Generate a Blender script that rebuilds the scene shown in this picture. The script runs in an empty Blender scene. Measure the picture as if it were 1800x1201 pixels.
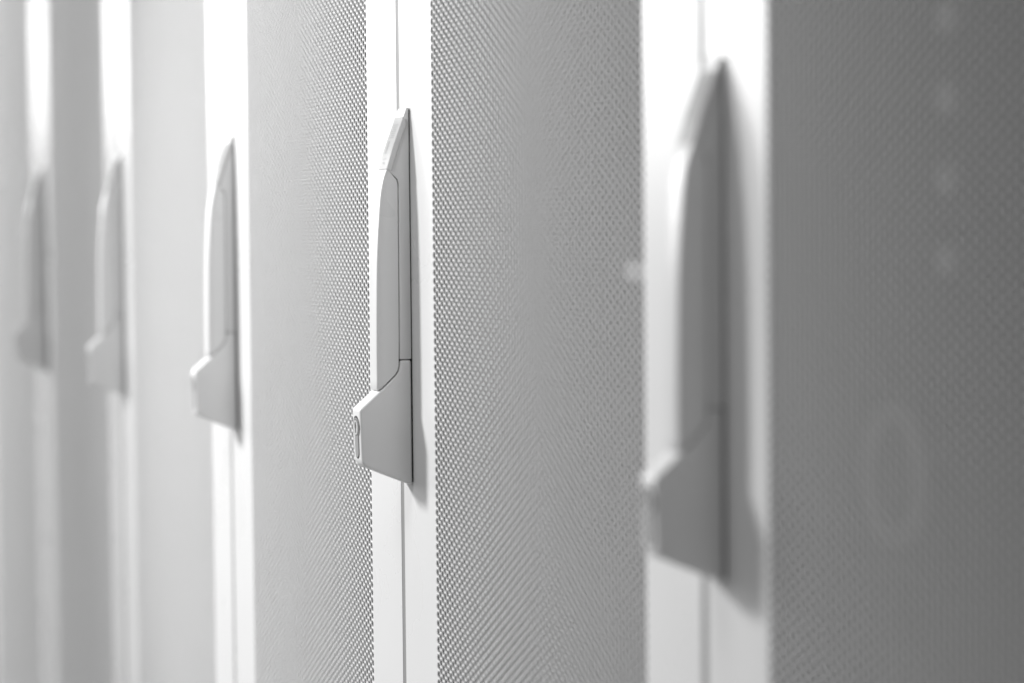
import bpy, math
import numpy as np
from mathutils import Matrix, Vector

# ------------------------------------------------------------------ camera
ZC = 1.35                      # camera height over the floor
P = 0.6                        # cabinet pitch
Y0 = 1.32766                   # first seam (nearest) along the row
YAW, PITCH, ROLL, D = 0.35505, 0.04714, -0.00958, 0.61548
S = bpy.context.scene
cam_data = bpy.data.cameras.new('camera')
cam = bpy.data.objects.new('camera', cam_data)
S.collection.objects.link(cam)
fw = Vector((math.sin(YAW)*math.cos(PITCH), math.cos(YAW)*math.cos(PITCH), -math.sin(PITCH)))
r = Vector((math.cos(YAW), -math.sin(YAW), 0)); u = r.cross(fw)
c_, s_ = math.cos(ROLL), math.sin(ROLL)
r2 = c_*r + s_*u; u2 = -s_*r + c_*u
cam.matrix_world = Matrix(((r2.x, u2.x, -fw.x, -D), (r2.y, u2.y, -fw.y, 0), (r2.z, u2.z, -fw.z, ZC), (0, 0, 0, 1)))
cam_data.sensor_width = 36; cam_data.lens = 85
cam_data.clip_start = 0.05; cam_data.clip_end = 60
cam_data.dof.use_dof = True
cam_data.dof.focus_distance = 2.05
cam_data.dof.aperture_fstop = 3.0
S.camera = cam

# ------------------------------------------------------------------ world, lamps, exposure
w = bpy.data.worlds.new('World'); S.world = w; w.use_nodes = True
w.node_tree.nodes['Background'].inputs[0].default_value = (1, 1, 1, 1)
w.node_tree.nodes['Background'].inputs[1].default_value = 0.19
w.cycles.sampling_method = 'NONE'

def area(name, loc, target, sx, sy, power, spread=180):
    l = bpy.data.lights.new(name, 'AREA'); l.shape = 'RECTANGLE'; l.size = sx; l.size_y = sy
    l.energy = power; l.spread = math.radians(spread)
    o = bpy.data.objects.new(name, l); S.collection.objects.link(o)
    o.location = loc
    o.rotation_euler = (Vector(target) - Vector(loc)).to_track_quat('-Z', 'Y').to_euler()
    return o

# downlight that throws the handle shadows towards the near side
sp = bpy.data.lights.new('ceiling_spot', 'SPOT'); sp.energy = 270; sp.shadow_soft_size = 0.2
sp.spot_size = math.radians(58); sp.spot_blend = 0.9
so = bpy.data.objects.new('ceiling_spot', sp); S.collection.objects.link(so)
so.location = (-1.76, 3.3, ZC + 1.15)
so.rotation_euler = (Vector((0, 2.12, ZC - 0.32)) - so.location).to_track_quat('-Z', 'Y').to_euler()
# long luminaire far down the aisle, mirrored by the glossy door borders
area('aisle_luminaire', (-1.8, 9.2, ZC + 0.85), (0.2, 9.2, ZC + 0.3), 9.0, 0.8, 92)
# luminaire overhead
area('ceiling_panel', (-0.9, 1.5, ZC + 1.3), (0.0, 2.7, ZC - 0.1), 0.6, 0.6, 4.5, 120)
area('near_aisle_luminaire', (-1.8, 4.9, ZC + 0.55), (0.2, 4.9, ZC + 0.2), 1.9, 0.8, 33)

v = S.view_settings
v.view_transform = 'Standard'; v.look = 'None'; v.exposure = 0.3; v.gamma = 1; v.use_curve_mapping = False
S.cycles.use_denoising = True
S.cycles.denoising_input_passes = 'RGB_ALBEDO_NORMAL'
S.cycles.denoising_prefilter = 'ACCURATE'
S.cycles.use_adaptive_sampling = False
S.cycles.max_bounces = 5
S.cycles.sample_clamp_indirect = 2.0

# ------------------------------------------------------------------ materials
def mat(name, col, rough, metal=0.0, bump=0.0, bscale=900, spec=0.5, rvar=0.05, coat=0.0):
    m = bpy.data.materials.new(name); m.use_nodes = True
    nt = m.node_tree; b = nt.nodes['Principled BSDF']
    b.inputs['Metallic'].default_value = metal
    b.inputs['Specular IOR Level'].default_value = spec
    b.inputs['Coat Weight'].default_value = coat
    tc = nt.nodes.new('ShaderNodeTexCoord')
    n = nt.nodes.new('ShaderNodeTexNoise'); n.inputs['Scale'].default_value = 7; n.inputs['Detail'].default_value = 4
    nt.links.new(tc.outputs['Object'], n.inputs['Vector'])
    mr = nt.nodes.new('ShaderNodeMapRange')
    mr.inputs['To Min'].default_value = rough - rvar; mr.inputs['To Max'].default_value = rough + rvar
    nt.links.new(n.outputs['Fac'], mr.inputs['Value']); nt.links.new(mr.outputs[0], b.inputs['Roughness'])
    mc = nt.nodes.new('ShaderNodeMix'); mc.data_type = 'RGBA'
    nt.links.new(n.outputs['Fac'], mc.inputs['Factor'])
    mc.inputs['A'].default_value = (col*0.97,)*3 + (1,); mc.inputs['B'].default_value = (min(1, col*1.03),)*3 + (1,)
    nt.links.new(mc.outputs['Result'], b.inputs['Base Color'])
    if bump:
        n2 = nt.nodes.new('ShaderNodeTexNoise'); n2.inputs['Scale'].default_value = bscale
        nt.links.new(tc.outputs['Object'], n2.inputs['Vector'])
        bp = nt.nodes.new('ShaderNodeBump'); bp.inputs['Strength'].default_value = bump; bp.inputs['Distance'].default_value = 0.0002
        nt.links.new(n2.outputs['Fac'], bp.inputs['Height']); nt.links.new(bp.outputs[0], b.inputs['Normal'])
    return m
PAINT = mat('white_powder_coat', 0.72, 0.28, bump=0.15)
MESHP = mat('perforated_powder_coat', 0.68, 0.58)
PLAST = mat('light_grey_plastic', 0.70, 0.38, bump=0.1)
LEVER = mat('satin_lever_plastic', 0.70, 0.28)
BLACK = mat('black_shade_and_surround', 0.012, 0.6)  # painted shade behind the handle, the groove blocker and the lock surround
STEEL = mat('nickel_steel', 0.42, 0.35, metal=0.4)
PLUG = mat('bright_steel', 0.72, 0.3, metal=0.3)
DARK = mat('dark_slot', 0.03, 0.4)
INNER = mat('grey_interior_paint', 0.05, 0.6)
SEAL = mat('grey_door_seal', 0.24, 0.6)
FILM = mat('glossy_white_film', 0.47, 0.2)
CLEAR = mat('clear_grey_film', 0.60, 0.12)
INK = mat('grey_print', 0.16, 0.4)
FLOOR = mat('pale_vinyl_floor', 0.45, 0.5)
PAPER = mat('white_paper', 0.5, 0.7)

# ------------------------------------------------------------------ helpers
def link(name, me, m, parent=None, loc=(0, 0, 0)):
    o = bpy.data.objects.new(name, me); S.collection.objects.link(o)
    if m is not None: me.materials.append(m)
    o.location = loc
    if parent: o.parent = parent
    return o

def mesh(name, verts, faces):
    me = bpy.data.meshes.new(name); me.from_pydata([tuple(map(float, q)) for q in verts], [], faces); me.update()
    import bmesh
    bm = bmesh.new(); bm.from_mesh(me); bmesh.ops.recalc_face_normals(bm, faces=bm.faces); bm.to_mesh(me); bm.free()
    return me

def boxes(name, bs):
    vs, fs = [], []
    for (x0, x1, y0, y1, z0, z1) in bs:
        b = len(vs)
        vs += [(x, y, z) for x in (x0, x1) for y in (y0, y1) for z in (z0, z1)]
        fs += [tuple(b+i for i in f) for f in ((0,1,3,2),(4,6,7,5),(0,4,5,1),(2,3,7,6),(0,2,6,4),(1,5,7,3))]
    return mesh(name, vs, fs)

def extrude(name, prof, y0, y1, bevel=0.0, seg=3, scale=0.001):
    """profile of (protrusion mm, height mm) swept across the handle's width (y0..y1 m)"""
    n = len(prof); vs = []
    for y in (y0, y1):
        vs += [(-p*scale, y, z*scale) for p, z in prof]
    fs = [tuple(range(n)), tuple(reversed(range(n, 2*n)))] + [(i, (i+1) % n, n+(i+1) % n, n+i) for i in range(n)]
    me = mesh(name, vs, fs)
    if bevel:
        import bmesh
        bm = bmesh.new(); bm.from_mesh(me)
        ed = [e for e in bm.edges if abs(e.verts[0].co.y-e.verts[1].co.y) < 1e-7 or e.calc_face_angle(0) > math.radians(20)]
        bmesh.ops.bevel(bm, geom=ed, offset=bevel, segments=seg, profile=0.5, affect='EDGES', clamp_overlap=True)
        bmesh.ops.recalc_face_normals(bm, faces=bm.faces)
        for f in bm.faces: f.smooth = True
        for e in bm.edges:
            if len(e.link_faces) == 2 and e.calc_face_angle(0) > math.radians(40): e.smooth = False
        bm.to_mesh(me); bm.free()
    return me

def catmull(pts, k=6):
    out = []
    for i in range(len(pts)-1):
        p0 = pts[max(i-1, 0)]; p1 = pts[i]; p2 = pts[i+1]; p3 = pts[min(i+2, len(pts)-1)]
        for j in range(k):
            t = j/k
            out.append(tuple(0.5*((2*b)+(c-a)*t+(2*a-5*b+4*c-d)*t*t+(-a+3*b-3*c+d)*t**3) for a, b, c, d in zip(p0, p1, p2, p3)))
    out.append(pts[-1]); return out

# ------------------------------------------------------------------ setting
fl = link('floor', boxes('floor', [(-2.6, 1.2, -0.6, 6.0, -0.05, 0)]), FLOOR); fl['kind'] = 'structure'

# ------------------------------------------------------------------ perforated panel (local: y 0..width, z 0..height, front at x=0)
HP = 0.0069; CW = HP*math.sqrt(3)/2; HR = 0.00318; TH = 0.0012; HX = HP/math.sqrt(3)
NC = 71; PW = (NC-1)*CW+2*HX
ZB, ZT = 0.11, 1.91           # perforated height range over the floor
NR = int((ZT-ZB)/HP)
def perforated():
    ang = np.radians(np.arange(12)*30)
    ci = np.c_[np.cos(ang)*HR, np.sin(ang)*HR]
    rad = np.where(np.arange(12) % 2 == 0, HX, HP/2)
    bd = np.c_[np.cos(ang)*rad, np.sin(ang)*rad]
    cell = np.zeros((36, 3))
    cell[:12, 1:] = bd; cell[12:24, 1:] = ci; cell[24:, 1:] = ci; cell[24:, 0] = TH
    quads = []
    for i in range(12):
        j = (i+1) % 12
        quads.append((i, 12+i, 12+j, j)); quads.append((12+i, 24+i, 24+j, 12+j))
    quads = np.array(quads)
    cy, cz = [], []
    for c in range(NC):
        nr = NR if c % 2 == 0 else NR-1
        cy += [HX+CW*c]*nr; cz += [HP*(i+0.5+(0.5 if c % 2 else 0)) for i in range(nr)]
    cy = np.array(cy); cz = np.array(cz); n = len(cy)
    V = np.tile(cell, (n, 1)); V[:, 1] += np.repeat(cy, 36); V[:, 2] += np.repeat(cz, 36)
    F = (quads[None] + (np.arange(n)*36)[:, None, None]).reshape(-1, 4)
    ev, ef = [], []
    def add(*pts):
        b = len(V)+len(ev); ev.extend([(0,)+q for q in pts]); ef.append((b, b+1, b+2, b+3))
    ZH = NR*HP
    for c in range(1, NC, 2):                # trapezoids closing the top and bottom rows
        y = HX+CW*c
        add((y-HX/2, HP/2), (y+HX/2, HP/2), (y+HX, 0), (y-HX, 0))
        add((y-HX/2, ZH-HP/2), (y-HX, ZH), (y+HX, ZH), (y+HX/2, ZH-HP/2))
    for i in range(NR+1):                    # the zigzag at both sides
        za = max(0, HP*(i-0.5)); zb = min(ZH, HP*(i+0.5)); zm = HP*i
        add((0, za), (0, zb), (HX/2, zm), (HX/2, zm-1e-6))
        add((PW, zb), (PW, za), (PW-HX/2, zm-1e-6), (PW-HX/2, zm))
    V = np.vstack([V, np.array(ev)]); F = np.vstack([F, np.array(ef)])
    me = bpy.data.meshes.new('perforated_panel')
    me.vertices.add(len(V)); me.vertices.foreach_set('co', V.astype(np.float32).ravel())
    me.loops.add(F.size); me.loops.foreach_set('vertex_index', F.astype(np.int32).ravel())
    me.polygons.add(len(F)); me.polygons.foreach_set('loop_start', np.arange(0, F.size, 4, dtype=np.int32))
    me.polygons.foreach_set('loop_total', np.full(len(F), 4, dtype=np.int32))
    me.update(calc_edges=True); me.validate()
    return me

# ------------------------------------------------------------------ one cabinet, origin at floor level on its near seam; far seam at y=P
G = 0.0044                     # half gap between doors
YP0 = 0.0875; YP1 = YP0 + PW   # perforated field
H = 2.0
rack = bpy.data.objects.new('server_cabinet', None); S.collection.objects.link(rack)
TOPZ = ZB + NR*HP
b = G; e = P-G; T = 0.0015
body = boxes('cabinet_body', [
    (0.024, 0.95, 0.001, 0.003, 0.03, H), (0.024, 0.95, P-0.003, P-0.001, 0.03, H),
    (0.95, 0.952, 0.001, P-0.001, 0.03, H), (0.024, 0.952, 0.001, P-0.001, H, H+0.002),
    (0.024, 0.952, 0.001, P-0.001, 0.028, 0.03),
    (0.05, 0.9, 0.05, 0.1, 0.0, 0.028), (0.05, 0.9, P-0.1, P-0.05, 0.0, 0.028),
    (0.024, 0.05, 0.003, 0.06, 0.03, H), (0.024, 0.05, P-0.06, P-0.003, 0.03, H)])
link('cabinet_body', body, INNER, rack)
frame = boxes('door_frame', [
    (0, T, b, YP0, 0.04, H-0.01), (0, T, YP1, e, 0.04, H-0.01),
    (0, T, YP0, YP1, 0.04, ZB), (0, T, YP0, YP1, TOPZ, H-0.01),
    (T, 0.02, b, b+T, 0.04, H-0.01), (T, 0.02, e-T, e, 0.04, H-0.01),
    (T, 0.02, b+T, e-T, 0.04, 0.0415), (T, 0.02, b+T, e-T, H-0.0115, H-0.01)])
link('door_frame', frame, PAINT, rack)
link('door_seal', boxes('door_seal', [(0.0003, 0.016, P-G+0.0001, P+G-0.0001, 0.045, H-0.015)]), SEAL, rack)
link('perforated_panel', perforated(), MESHP, rack, (0, YP0, ZB))

# ---- swing handle: sub-parts under the base plate. local y: 0 = near face, W = far face
W = 0.022
cap = catmull([(3.1, 99.0), (5.2, 92.9), (7, 87.1), (10, 79.2), (15.1, 65.2), (19.1, 52.2), (20.2, 48.6)], 4)
lock_front = [(46, -148.3), (44.6, -191)]
plate_prof = [(1.0, 99.5)] + cap + [(19.3, 47.9), (11.3, 40.6), (10.2, 37.0), (10.3, 33), (10.6, -60), (10.9, -107.6), (1.0, -107.6)]
house_prof = [(10.9, -108.2), (11.3, -113.8), (12.3, -117.6), (14.5, -120.8), (20.6, -126.4), (27.3, -132.7), (30.5, -135.2)] + \
             lock_front + [(42.0, -195.0), (23.3, -203.3), (1.0, -212.4), (1.0, -108.2)]
front = catmull([(20.6, 48.3), (22.7, 42.0), (25.3, 29), (26.9, 12.7), (28.4, -8.3), (29.6, -36.2), (30.5, -92.2), (30.6, -131.5)], 4)
lever_prof = front + [(29.8, -133.0), (27.4, -131.7), (21.0, -125.6), (15.0, -120.0), (13.0, -117.0), (12.0, -113.4), (11.5, -92.7), (11.0, 33), (11.1, 36.6), (12.0, 39.8)]
HY = P - 0.031                 # near face of the handle from the cabinet's near seam
plate = link('swing_handle', extrude('swing_handle', plate_prof, 0, W, 0.0009), PLAST, rack, (0, HY, ZC))
link('lock_housing', extrude('lock_housing', house_prof, 0, W, 0.0021, 4), PLAST, plate)
def loft_lever():
    # full section in the middle, its front edge rolled back towards both faces
    nf = len(front); n = len(lever_prof); rings = []
    steps = [(0.0, 6.0, 0.0), (0.55, 1.3, 0.0), (0.75, 0.85, 0.0), (1.05, 0.45, 0.0), (1.5, 0.15, 0.0), (2.2, 0.0, 0.0)]
    ys = [(0.3+a, b_, c) for a, b_, c in steps]+[(21.7-a, b_, c) for a, b_, c in reversed(steps)]
    vs = []
    for y, back, ins in ys:
        for i, (p, z) in enumerate(lever_prof):
            k = 1.0 if i <= nf else (0.75 if i == nf+1 else 0.0)
            fade = min(1.0, 0.25+abs(z-48.3)/14)
            kz = {nf-1: 0.6, nf: 0.85, nf+1: 0.72}.get(i, 0.0)
            vs.append((-(p-back*k*fade)*0.001, y*0.001, (z+kz*back)*0.001))
    fs = [tuple(range(n)), tuple(reversed(range(len(vs)-n, len(vs))))]
    for r in range(len(ys)-1):
        for i in range(n):
            j = (i+1) % n
            fs.append((r*n+i, r*n+j, r*n+n+j, r*n+n+i))
    me = mesh('lever', vs, fs)
    for i, p_ in enumerate(me.polygons): p_.use_smooth = len(p_.vertices) == 4 and 2+n <= i < len(me.polygons)-n
    me.set_sharp_from_angle(angle=math.radians(35))
    return me
link('lever', loft_lever(), LEVER, plate)
# black strip painting in the shadow gap between handle and door
n1 = extrude('shadow_gap_strip', [(0, 97.5), (1.1, 97.5), (1.1, -209.5), (0, -209.5)], 0.0008, W-0.0008)
g = link('shadow_gap_strip', n1, BLACK, plate)
core = [(9, 41), (12, 40), (18.5, 46.4), (22, 30), (26, -60), (27, -128), (20.6, -127), (13, -121), (10, -114), (9, -90)]  # added dark filler, stops light showing through the groove round the lever
link('groove_light_blocker', extrude('groove_light_blocker', core, 0.0016, W-0.0016), BLACK, plate)

# lock cylinder with keyhole on the housing's front
def euro(R, r_, zc, ztop_to_bot, n=20):
    """outline of a euro profile cylinder in (y, z), mm"""
    a0 = math.asin(r_/R)
    pts = []
    for i in range(n+1):
        a = -math.pi/2 + a0 + (2*math.pi-2*a0)*i/n
        pts.append((R*math.cos(a), zc+R*math.sin(a)))
    zb = zc+R-ztop_to_bot+r_
    for i in range(9):
        a = math.pi + math.pi*i/8
        pts.append((r_*math.cos(a), zb+r_*math.sin(a)))
    return pts
tilt = (46-44.6)/(191-148.3)
def plate_from(name, outl, out0, out1, yc=11.0):
    n = len(outl); vs = []
    for o_ in (out0, out1):
        vs += [(-(46-tilt*(-148.3-z)+o_)*0.001, (yc+y)*0.001, z*0.001) for y, z in outl]
    fs = [tuple(range(n)), tuple(range(2*n-1, n-1, -1))] + [(i, (i+1) % n, n+(i+1) % n, n+i) for i in range(n)]
    return mesh(name, vs, fs)
ZL = -163.0
link('cylinder_surround', plate_from('cylinder_surround', euro(9.3, 5.9, ZL, 35.6), -2, 0.12), BLACK, plate)
link('lock_cylinder', plate_from('lock_cylinder', euro(8.1, 4.6, ZL-0.4, 32.6), -2, 0.45), STEEL, plate)
circ = [(6.1*math.cos(a*math.pi/12), ZL-0.4+6.1*math.sin(a*math.pi/12)) for a in range(24)]
ring = [(6.8*math.cos(a*math.pi/12), ZL-0.4+6.8*math.sin(a*math.pi/12)) for a in range(24)]
link('plug_ring', plate_from('plug_ring', ring, 0, 0.5), DARK, plate)
link('cylinder_plug', plate_from('cylinder_plug', circ, 0, 1.0), PLUG, plate)
key = [(1.1, ZL+4.2), (-1.1, ZL+4.2), (-2.1, ZL+2.0), (-2.1, ZL-0.2), (-1.2, ZL-1.4), (-1.2, ZL-4.8), (1.2, ZL-4.8), (1.2, ZL-1.4), (2.1, ZL-0.2), (2.1, ZL+2.0)]
link('keyhole', plate_from('keyhole', key, 0.5, 1.06), DARK, plate)

# protective film round the top of the handle: front, folded flap, printed marks
def capx(z):
    for (p0, z0), (p1, z1) in zip(cap[:-1], cap[1:]):
        if z1 <= z <= z0: return p0+(p1-p0)*(z0-z)/(z0-z1)
    return cap[-1][0]
def film_strip(name, za, zb, y0, y1, off, n=14, th=0.06):
    vs, fs = [], []
    for i in range(n+1):
        z = za+(zb-za)*i/n
        for o_ in (off, off-th):
            vs += [(-(capx(z)+o_)*0.001, y0*0.001, (z+o_*0.35)*0.001), (-(capx(z)+o_)*0.001, y1*0.001, (z+o_*0.35)*0.001)]
    for i in range(n):
        a = 4*i; c = a+4
        fs += [(a, a+1, c+1, c), (a+2, c+2, c+3, a+3), (a, c, c+2, a+2), (a+1, a+3, c+3, c+1)]
    fs += [(0, 2, 3, 1), (4*n, 4*n+1, 4*n+3, 4*n+2)]
    return mesh(name, vs, fs)
film = link('label_film', film_strip('label_film', 91.5, 48.75, -0.35, 22.3, 0.30), FILM, plate)
# side flap (lies on the near face)
vs, fs = [], []
N = 14
for i in range(N+1):
    z = 90.5+(48.6-90.5)*i/N
    dep = 4.0 if i > 0 else 2.6
    for y in (-0.16, -0.34):
        vs += [(-(capx(z)+0.25)*0.001, y*0.001, z*0.001), (-(capx(z)-dep)*0.001, y*0.001, (z-0.35*dep)*0.001)]
for i in range(N):
    a = 4*i; c = a+4
    fs += [(a, a+1, c+1, c), (a+2, c+2, c+3, a+3), (a, c, c+2, a+2), (a+1, a+3, c+3, c+1)]
fs += [(0, 2, 3, 1), (4*N, 4*N+1, 4*N+3, 4*N+2)]
link('film_flap', mesh('film_flap', vs, fs), CLEAR, plate)
# tube along the film edge, shaped to stand for its specular glint
vs, fs = [], []
pts = []
for i in range(N+1):
    z = 90.5+(48.6-90.5)*i/N; dep = 4.0 if i > 0 else 2.6
    wob = 0.12*math.sin(i*2.3)
    pts.append((-(capx(z)-dep+wob)*0.001, -0.0006, (z-0.35*dep)*0.001))
for (x, y, z) in pts:
    for q in range(6):
        a = q*math.pi/3
        vs.append((x+0.00045*math.cos(a), y+0.00045*math.sin(a), z))
for i in range(N):
    for q in range(6):
        fs.append((6*i+q, 6*i+(q+1) % 6, 6*i+6+(q+1) % 6, 6*i+6+q))
link('film_edge_glint', mesh('film_edge_glint', vs, fs), FILM, plate)
# print: six short bars, a grey block, small marks
marks = []
vs, fs = [], []
def mark(za, zb, y0, y1):
    m_ = film_strip('m', za, zb, y0, y1, 0.36, 3, 0.05)
    base = len(vs)
    vs.extend([tuple(q.co) for q in m_.vertices]); fs.extend([tuple(base+i for i in p_.vertices) for p_ in m_.polygons])
    bpy.data.meshes.remove(m_)
for i in range(7):
    z = 85.6-i*1.75
    mark(z, z-0.75, 7.0, 18.5-(i % 3)*1.2)
mark(72.0, 61.5, 12.5, 17.5)
for i in range(4):
    mark(58.2-0.2*i, 56.6-0.1*i, 9.0+2.1*i, 10.0+2.1*i)
for i in range(3):
    mark(54.6, 52.6+0.4*i, 9.5+2.8*i, 10.8+2.8*i)
link('printed_marks', mesh('printed_marks', vs, fs), INK, plate)

# ------------------------------------------------------------------ the row of cabinets
rack['category'] = 'server cabinet'
rack['group'] = 'white perforated server cabinets in a row'
labels = [
    'white server cabinet nearest the camera, with the largest, blurred handle and dark perforated door',
    'white server cabinet with the sharply focused handle, lock and keyhole crisp',
    'white server cabinet with the softly blurred, still readable pale handle left of the sharp one',
    'white server cabinet with very blurred handle, second from the left edge among visible handles',
    'white server cabinet with the most blurred and smallest grey handle, near the left edge',
    'farthest white server cabinet, only a hazy sliver of perforated door seen at the left edge']
racks = [rack]
def copy_tree(o, parent=None):
    c = o.copy(); S.collection.objects.link(c)
    if parent: c.parent = parent
    for ch in list(o.children): copy_tree(ch, c)
    return c
for k in range(1, 6):
    racks.append(copy_tree(rack))
for k, o in enumerate(racks):
    o.location = (0, Y0+(k-1)*P, 0); o['label'] = labels[k]

# small inventory label stuck behind the mesh of the second door, near its hinge side
lab = link('inventory_label', boxes('inventory_label', [(0.0, 0.0004, -0.016, 0.016, -0.006, 0.006)]), PAPER, racks[1], (0.0022, YP0+0.021, ZC-0.029))


# fixings one rack unit apart and a cable loop, dimly seen through the nearest mesh
PALE = mat('grey_rail_screw', 0.14, 0.6)
yr = 1.145-racks[0].location.y
disc = None
for i in range(5):
    z = ZC+0.111+0.0436*(1-i)
    if disc is None:
        vs = [(x, 0.0085*math.cos(a*math.pi/10), 0.0085*math.sin(a*math.pi/10)) for x in (-0.003, 0.003) for a in range(20)]
        fs = [tuple(range(20)), tuple(reversed(range(20, 40)))]+[(a, (a+1) % 20, 20+(a+1) % 20, 20+a) for a in range(20)]
        disc = link('rail_screw', mesh('rail_screw', vs, fs), PALE, racks[0], (0.062, yr, z))
    else:
        o = disc.copy(); S.collection.objects.link(o); o.parent = racks[0]; o.location = (0.062, yr, z)
vs, fs = [], []
for i in range(40):
    th = 2*math.pi*i/40
    cx, cy_, cz_ = 0.062, 1.205+0.030*math.cos(th), ZC-0.142+0.037*math.sin(th)
    for q in range(8):
        ph = 2*math.pi*q/8
        vs.append((cx+0.0055*math.sin(ph), cy_+0.0055*math.cos(ph)*math.cos(th), cz_+0.0055*math.cos(ph)*math.sin(th)))
for i in range(40):
    for q in range(8):
        fs.append((i*8+q, i*8+(q+1) % 8, ((i+1) % 40)*8+(q+1) % 8, ((i+1) % 40)*8+q))
loop = link('cable_loop', mesh('cable_loop', vs, fs), mat('grey_cable_sheath', 0.17, 0.6))
loop['category'] = 'cable'; loop['label'] = 'grey cable loop faintly visible through the dark mesh of the nearest door'
